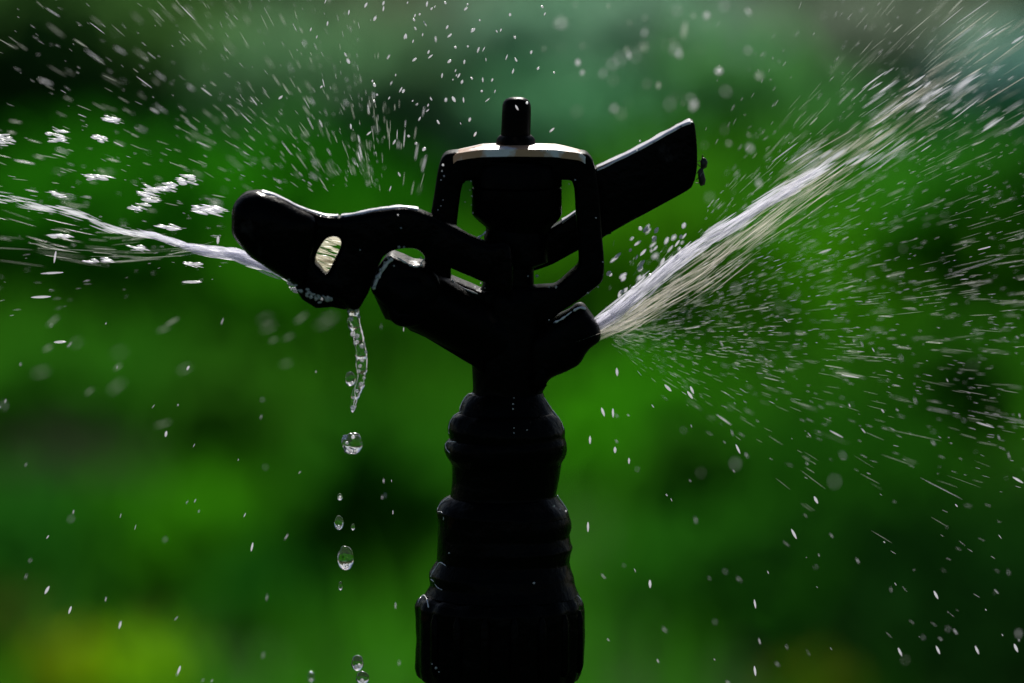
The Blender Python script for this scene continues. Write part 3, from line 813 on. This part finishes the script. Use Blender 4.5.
def where(px, py, reg, wd):
    """plain words for the place of a drop, by what it is beside"""
    if reg == 'R':
        a_ = math.degrees(math.atan2(S2[1] - py, px - S2[0])); far = math.hypot(px - S2[0], py - S2[1]) > 240
        z = 'above the long jet' if a_ > 34 else 'just under the long jet' if a_ > 16 else 'level with the right nozzle' if a_ > -8 else 'low in the fan' if a_ > -22 else 'along the lowest edge of the fan'
        return ('far out, ' if far else 'close in, ') + z
    if reg == 'B':
        return 'above the black blade' if py < 130 and px < 720 else 'at the top right' if py < 200 else 'under the fan of spray' if py > 380 else 'in the fan of spray'
    if reg == 'D':
        return ('nearer the left edge' if px < 130 else 'nearer the glassy thread' if px > 240 else 'under the fork of the jet') + (', higher row' if py < 345 else ', lower row')
    if reg == 'L':
        return ('at the top left corner' if px < 130 and py < 100 else 'over the thrown blobs' if px < 230 else 'over the arm')
    if reg == 'F':
        return 'left of the falling clear drops' if px < 345 else 'right of the sprinkler neck' if px < 700 else 'at the lower right'
    return ''
for i, (ar, px, py, Y, ang, ln, wd, reg) in enumerate(cand):
    bright = reg in 'TNF' or (reg == 'L' and random.random() < .16)
    if i < 290:
        me = PM['hi'] if bright else PM['lo'] if reg in 'D' or random.random() < (.35 if reg == 'B' else .82) else PM['mid']
        o = bpy.data.objects.new('water_drop', me); C.objects.link(o)
        o.location = at(px, py, Y); k = S * (DIST + Y) / DIST
        o.rotation_euler = (0, -ang, 0)
        o.scale = (ln * k, wd * k, wd * k)
        lab, grp = LAB[reg]; wz = where(px, py, reg, wd)
        if wz: lab = SHORT[reg] + ' ' + wz; grp = lab.replace(' drop ', ' drops ')
        tag(o, lab, 'water drop', grp)
    else:
        (restA if bright else restB).streak(px, py, Y, ang, ln, wd, seg=4)
tag(restA.build('fine_spray', M_W1), 'fine bright specks of spray all around the sprinkler', kind='stuff')
tag(restB.build('fine_spray', M_W3), 'fine faint streaks of spray all around the sprinkler', kind='stuff')

def film(name, pts, y0, y1, label, lift=1.0, m_=None):
    """sheet of water lying along a top edge, from the front rim to the back rim"""
    P = crom(pts, 5, False); V = []; F = []; nd = 5
    for i, (px, py) in enumerate(P):
        q = at(px, py, y0)
        for k in range(nd):
            f = k / (nd - 1)
            wob = noise.noise(Vector((px * .09, k * .6, y0 * 500)))
            y = y0 + (y1 - y0) * f * (1 + .15 * wob)
            V.append(Vector((q.x, y, q.z + (lift + 1.2 * math.sin(math.pi * f) + .8 * wob) * S)))
    n0 = len(V)
    for v in list(V): V.append(v - Vector((0, 0, .0003)))
    nx = len(P)
    for i in range(nx - 1):
        for k in range(nd - 1):
            a_ = i * nd + k
            F.append((a_, a_ + 1, a_ + nd + 1, a_ + nd)); F.append((n0 + a_, n0 + a_ + nd, n0 + a_ + nd + 1, n0 + a_ + 1))
        F.append((i * nd, i * nd + nd, n0 + i * nd + nd, n0 + i * nd))
        e_ = i * nd + nd - 1; F.append((e_, n0 + e_, n0 + e_ + nd, e_ + nd))
    tag(mesh_obj('water_film_glint', V, F, m_ or M_FILM_GLINT), label, 'water film')

m, t, p, out = mat('water_film_glint')
p.inputs['Base Color'].default_value = (0.80, 0.78, 0.88, 1); p.inputs['Roughness'].default_value = .3; p.inputs['Specular IOR Level'].default_value = .6  # near-white colour carries the glint of wet edges
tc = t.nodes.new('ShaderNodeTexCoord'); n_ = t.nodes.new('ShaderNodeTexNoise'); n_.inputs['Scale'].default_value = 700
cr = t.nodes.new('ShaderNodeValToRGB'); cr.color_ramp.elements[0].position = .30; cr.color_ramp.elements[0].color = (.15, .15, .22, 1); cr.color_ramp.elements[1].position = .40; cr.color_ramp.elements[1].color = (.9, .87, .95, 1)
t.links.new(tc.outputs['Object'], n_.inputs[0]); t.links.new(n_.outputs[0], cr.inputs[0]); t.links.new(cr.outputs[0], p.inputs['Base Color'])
M_FILM_GLINT = m
film('w', [(597, 170), (620, 159.5), (650, 144), (675, 130), (686, 124.5), (691, 123)], .0045, .0118, 'sheet of water with painted glint along the top edge of the black blade')
film('w', [(262, 193.5), (270, 195.5), (283, 201), (297, 208), (311, 213.5), (325, 217.5), (338, 218)], -.0108, -.0078, 'broken film of water with painted glint along the top of the spoon', 1.6)
film('w', [(341, 218), (354, 216), (372, 212.5), (392, 209.5), (406, 209), (418, 211)], -.0108, -.0074, 'thin film of water with painted glint on the hump of the left arm', 1.6)
film('w', [(562, 222.5), (569, 218), (576, 213.5)], .0048, .0095, 'short film of water with painted glint on the arm inside the right window', 1.0)

ly, lx = zip(*[(b_, a_) for a_, b_ in LP]); ry, rx_ = zip(*[(b_, a_) for a_, b_ in RP])
def on_rings(px, py, lift=.0001):
    xl = float(np.interp(py, ly, lx)); xr = float(np.interp(py, ry, rx_)); c_ = (xl + xr) / 2; r_ = (xr - xl) / 2
    dx = max(-1, min(1, (px - c_) / r_))
    q = at(px, py, 0); q2 = at(c_, py, 0)
    y = -r_ * S * math.sqrt(1 - dx * dx) * .98 - lift
    q = at(px, py, y); return q
def rivulet(pts, rad, label, m_=None, f=None):  # pale tube shaped like a line of light along an edge
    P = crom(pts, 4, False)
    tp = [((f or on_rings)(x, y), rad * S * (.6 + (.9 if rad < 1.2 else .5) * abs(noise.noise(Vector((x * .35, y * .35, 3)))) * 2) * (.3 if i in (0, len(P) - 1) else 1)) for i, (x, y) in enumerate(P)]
    o = barrel('rivulet', tp, m_ or M_FILM_GLINT, None, seg=8, lump=.00003)
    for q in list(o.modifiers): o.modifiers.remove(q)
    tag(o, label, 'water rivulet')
for pts, lab in [  # thin tubes model the rim light on the ring edges
    ([(474, 393.5), (468, 394.5), (464, 399.5), (461, 405), (459.5, 410)], 'thin modelled rim light on the upper left shoulder of the top ring'),
    ([(461, 411.5), (455, 415), (450.5, 421), (449, 428), (450, 434), (456, 436)], 'thin modelled rim light curling round the left of the second ring'),
    ([(456, 442), (448, 441.5), (445.5, 445), (447, 450), (452, 454), (459, 456)], 'small hooked line of modelled rim light on the left of the third ring'),
    ([(543.5, 397), (548, 403.5), (553, 411), (560, 420), (564, 430)], 'thin modelled rim light down the right shoulder of the top rings'),
    ([(449.5, 497), (444, 500.5), (439.5, 505), (437, 510.5)], 'thin modelled rim light on the left shoulder above the lower sleeve'),
    ([(437.5, 511.5), (442, 512.5), (444, 517), (444, 521), (450, 523), (457, 524)], 'crooked pinkish line of modelled rim light below the left shoulder'),
    ([(557, 495), (560.5, 500), (564, 505), (567.5, 511)], 'thin modelled rim light on the right shoulder above the lower sleeve'),
    ([(446, 566), (440, 562.5), (436, 567), (432, 573), (430.5, 577)], 'angular line of modelled rim light at the top of the lowest ring'),
    ([(430.5, 579), (434, 582), (437, 587), (442, 590)], 'short line of modelled rim light under the angular one'),
    ([(418, 603), (420, 598.5), (424, 595.5), (427, 600), (428.5, 608)], 'hooked line of modelled rim light on the left rim of the coupling nut'),
    ([(577, 595), (579.5, 598), (582, 602)], 'short line of modelled rim light on the right rim of the coupling nut'),
    ([(431, 661), (433, 666), (437, 671)], 'small crack-shaped line of modelled rim light low on the coupling nut')]:
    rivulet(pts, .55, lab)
for pts, rad, y_, lab in [  # pale tubes drawn for the nozzle sheen and bright edge lines
    ([(373, 290), (376, 281), (381, 272), (387, 263), (393, 258.5)], 2.6, -.0094, 'smeared bluish sheen modelled on the mouth of the left nozzle'),
    ([(397, 257.5), (403, 261), (410, 265), (416, 266.5), (423, 265)], 1.0, -.0094, 'bright lip of modelled sheen on top of the left nozzle'),
    ([(420, 266), (422, 262), (424.5, 258.5)], .9, -.0094, 'tiny warm glint modelled under the arm'),
    ([(451.5, 279), (456, 284.5), (463, 288), (471, 291.5), (478, 294)], .7, -.0046, 'thin bright line under the lower left window'),
    ([(472, 239), (477, 238), (483, 234.5), (486, 231)], .9, -.0058, 'thin bright line at the foot of the spring housing'),
    ([(553, 323), (560, 320), (566, 316), (572, 311.5)], .8, -.0052, 'thin bright line on top of the right nozzle'),
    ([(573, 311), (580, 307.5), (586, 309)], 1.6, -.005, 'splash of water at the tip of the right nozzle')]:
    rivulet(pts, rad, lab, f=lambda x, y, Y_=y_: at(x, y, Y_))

mist = Pool()
for _ in range(2600):
    if random.random() < .7:
        a_ = R(random.gauss(16, 24)); q_ = 15 + 480 * random.random() ** .9; x = S2[0] + q_ * math.cos(a_); y = S2[1] - q_ * math.sin(a_)
        if x < 606 or (x < 700 and y < 240): continue
    else:
        a_ = R(random.uniform(95, 190)); q_ = 60 + 400 * random.random(); x = S1[0] + q_ * math.cos(a_); y = S1[1] - q_ * math.sin(a_)
        if blocked(x, y): continue
    mist.streak(x, y, random.gauss(0, .025), a_ + random.gauss(0, .1), random.uniform(1.5, 9), random.uniform(.22, .6), seg=3)
tag(mist.build('water_mist', M_W2), 'hair-fine mist drifting with the spray on both sides of the sprinkler', kind='stuff')

# beads and glints of water lying on the metal ----------------
bd = [(527, 103, 2.2), (471, 181, 1.4), (470, 190, 1.2), (472, 196, 1.6), (471.5, 205, 1.2), (473, 213, 1.4), (465, 202, 1.2), (443, 165, 2), (442, 171, 1.6), (444, 176, 1.5), (441, 180, 1.1), (569, 184, 1.2), (575, 180, 1.4), (481, 283, 1.6), (603, 262, 1.3), (598, 287, 1.4), (588, 293, 1.8), (549, 320, 1.4), (640, 141, 1.5), (637, 150, 1.3), (443, 200, 1.2), (441, 206, 1.2), (438, 210, 1), (398, 215, 1.3), (401, 228, 1.6), (399, 247, 2.4), (404, 247, 1.6), (360, 250, 1.2), (394, 266, 1.6), (421, 258, 2), (479, 290, 2.6), (475, 287, 1.6), (485, 288, 1.4), (477, 238, 2), (482, 235, 1.4), (549, 287, 1.6), (556, 287, 2), (537, 276, 2.6), (528, 276, 1.4), (513, 404, 1.4), (513, 409, 1.5), (514, 398, 1), (514, 428, 1.2), (514, 433, 1.2), (527, 430, 1.2), (554, 506, 1.8), (560, 509, 1.2), (566, 511, 1.6), (449, 553, 1.4), (534, 583, 2), (436, 668, 2.2), (432, 664, 1.2), (439, 672, 1.2), (596, 218, 1.4), (517, 181, 1.3), (301, 291, 3), (307, 294, 2.4), (311, 297, 3), (316, 299, 2.6), (322, 299, 2.2), (328, 297, 1.8), (374, 286, 2.4), (377, 277, 3), (381, 270, 3.2), (385, 263, 2.6), (388, 258, 2)]
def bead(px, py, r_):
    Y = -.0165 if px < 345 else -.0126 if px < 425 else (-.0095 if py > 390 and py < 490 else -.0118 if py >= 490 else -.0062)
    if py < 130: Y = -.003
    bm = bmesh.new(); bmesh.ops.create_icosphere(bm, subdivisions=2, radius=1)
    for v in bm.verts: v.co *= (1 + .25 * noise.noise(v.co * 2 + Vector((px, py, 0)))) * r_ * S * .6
    me = bpy.data.meshes.new('water_glint_bead'); bm.to_mesh(me); bm.free(); me.polygons.foreach_set('use_smooth', [True] * len(me.polygons)); me.materials.append(M_W1)
    o = bpy.data.objects.new('water_glint_bead', me); C.objects.link(o); o.location = at(px, py, Y)
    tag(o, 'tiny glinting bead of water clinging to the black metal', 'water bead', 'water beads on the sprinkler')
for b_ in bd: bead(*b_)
for (x, y, r_) in beads:  # beads added as sun sparkle on the thread and drops
    bm = bmesh.new(); bmesh.ops.create_icosphere(bm, subdivisions=2, radius=r_ * S * .75)
    for v in bm.verts: v.co *= 1 + .3 * noise.noise(v.co / S + Vector((x, y, 0)))
    me = bpy.data.meshes.new('water_glint_bead'); bm.to_mesh(me); bm.free(); me.polygons.foreach_set('use_smooth', [True] * len(me.polygons)); me.materials.append(M_W1)
    o = bpy.data.objects.new('water_glint_bead', me); C.objects.link(o); o.location = at(x, y, -.0108)
    tag(o, 'white bead modelling a sun glint on the hanging thread or big drop', 'water bead', 'modelled sun sparkle on the thread')
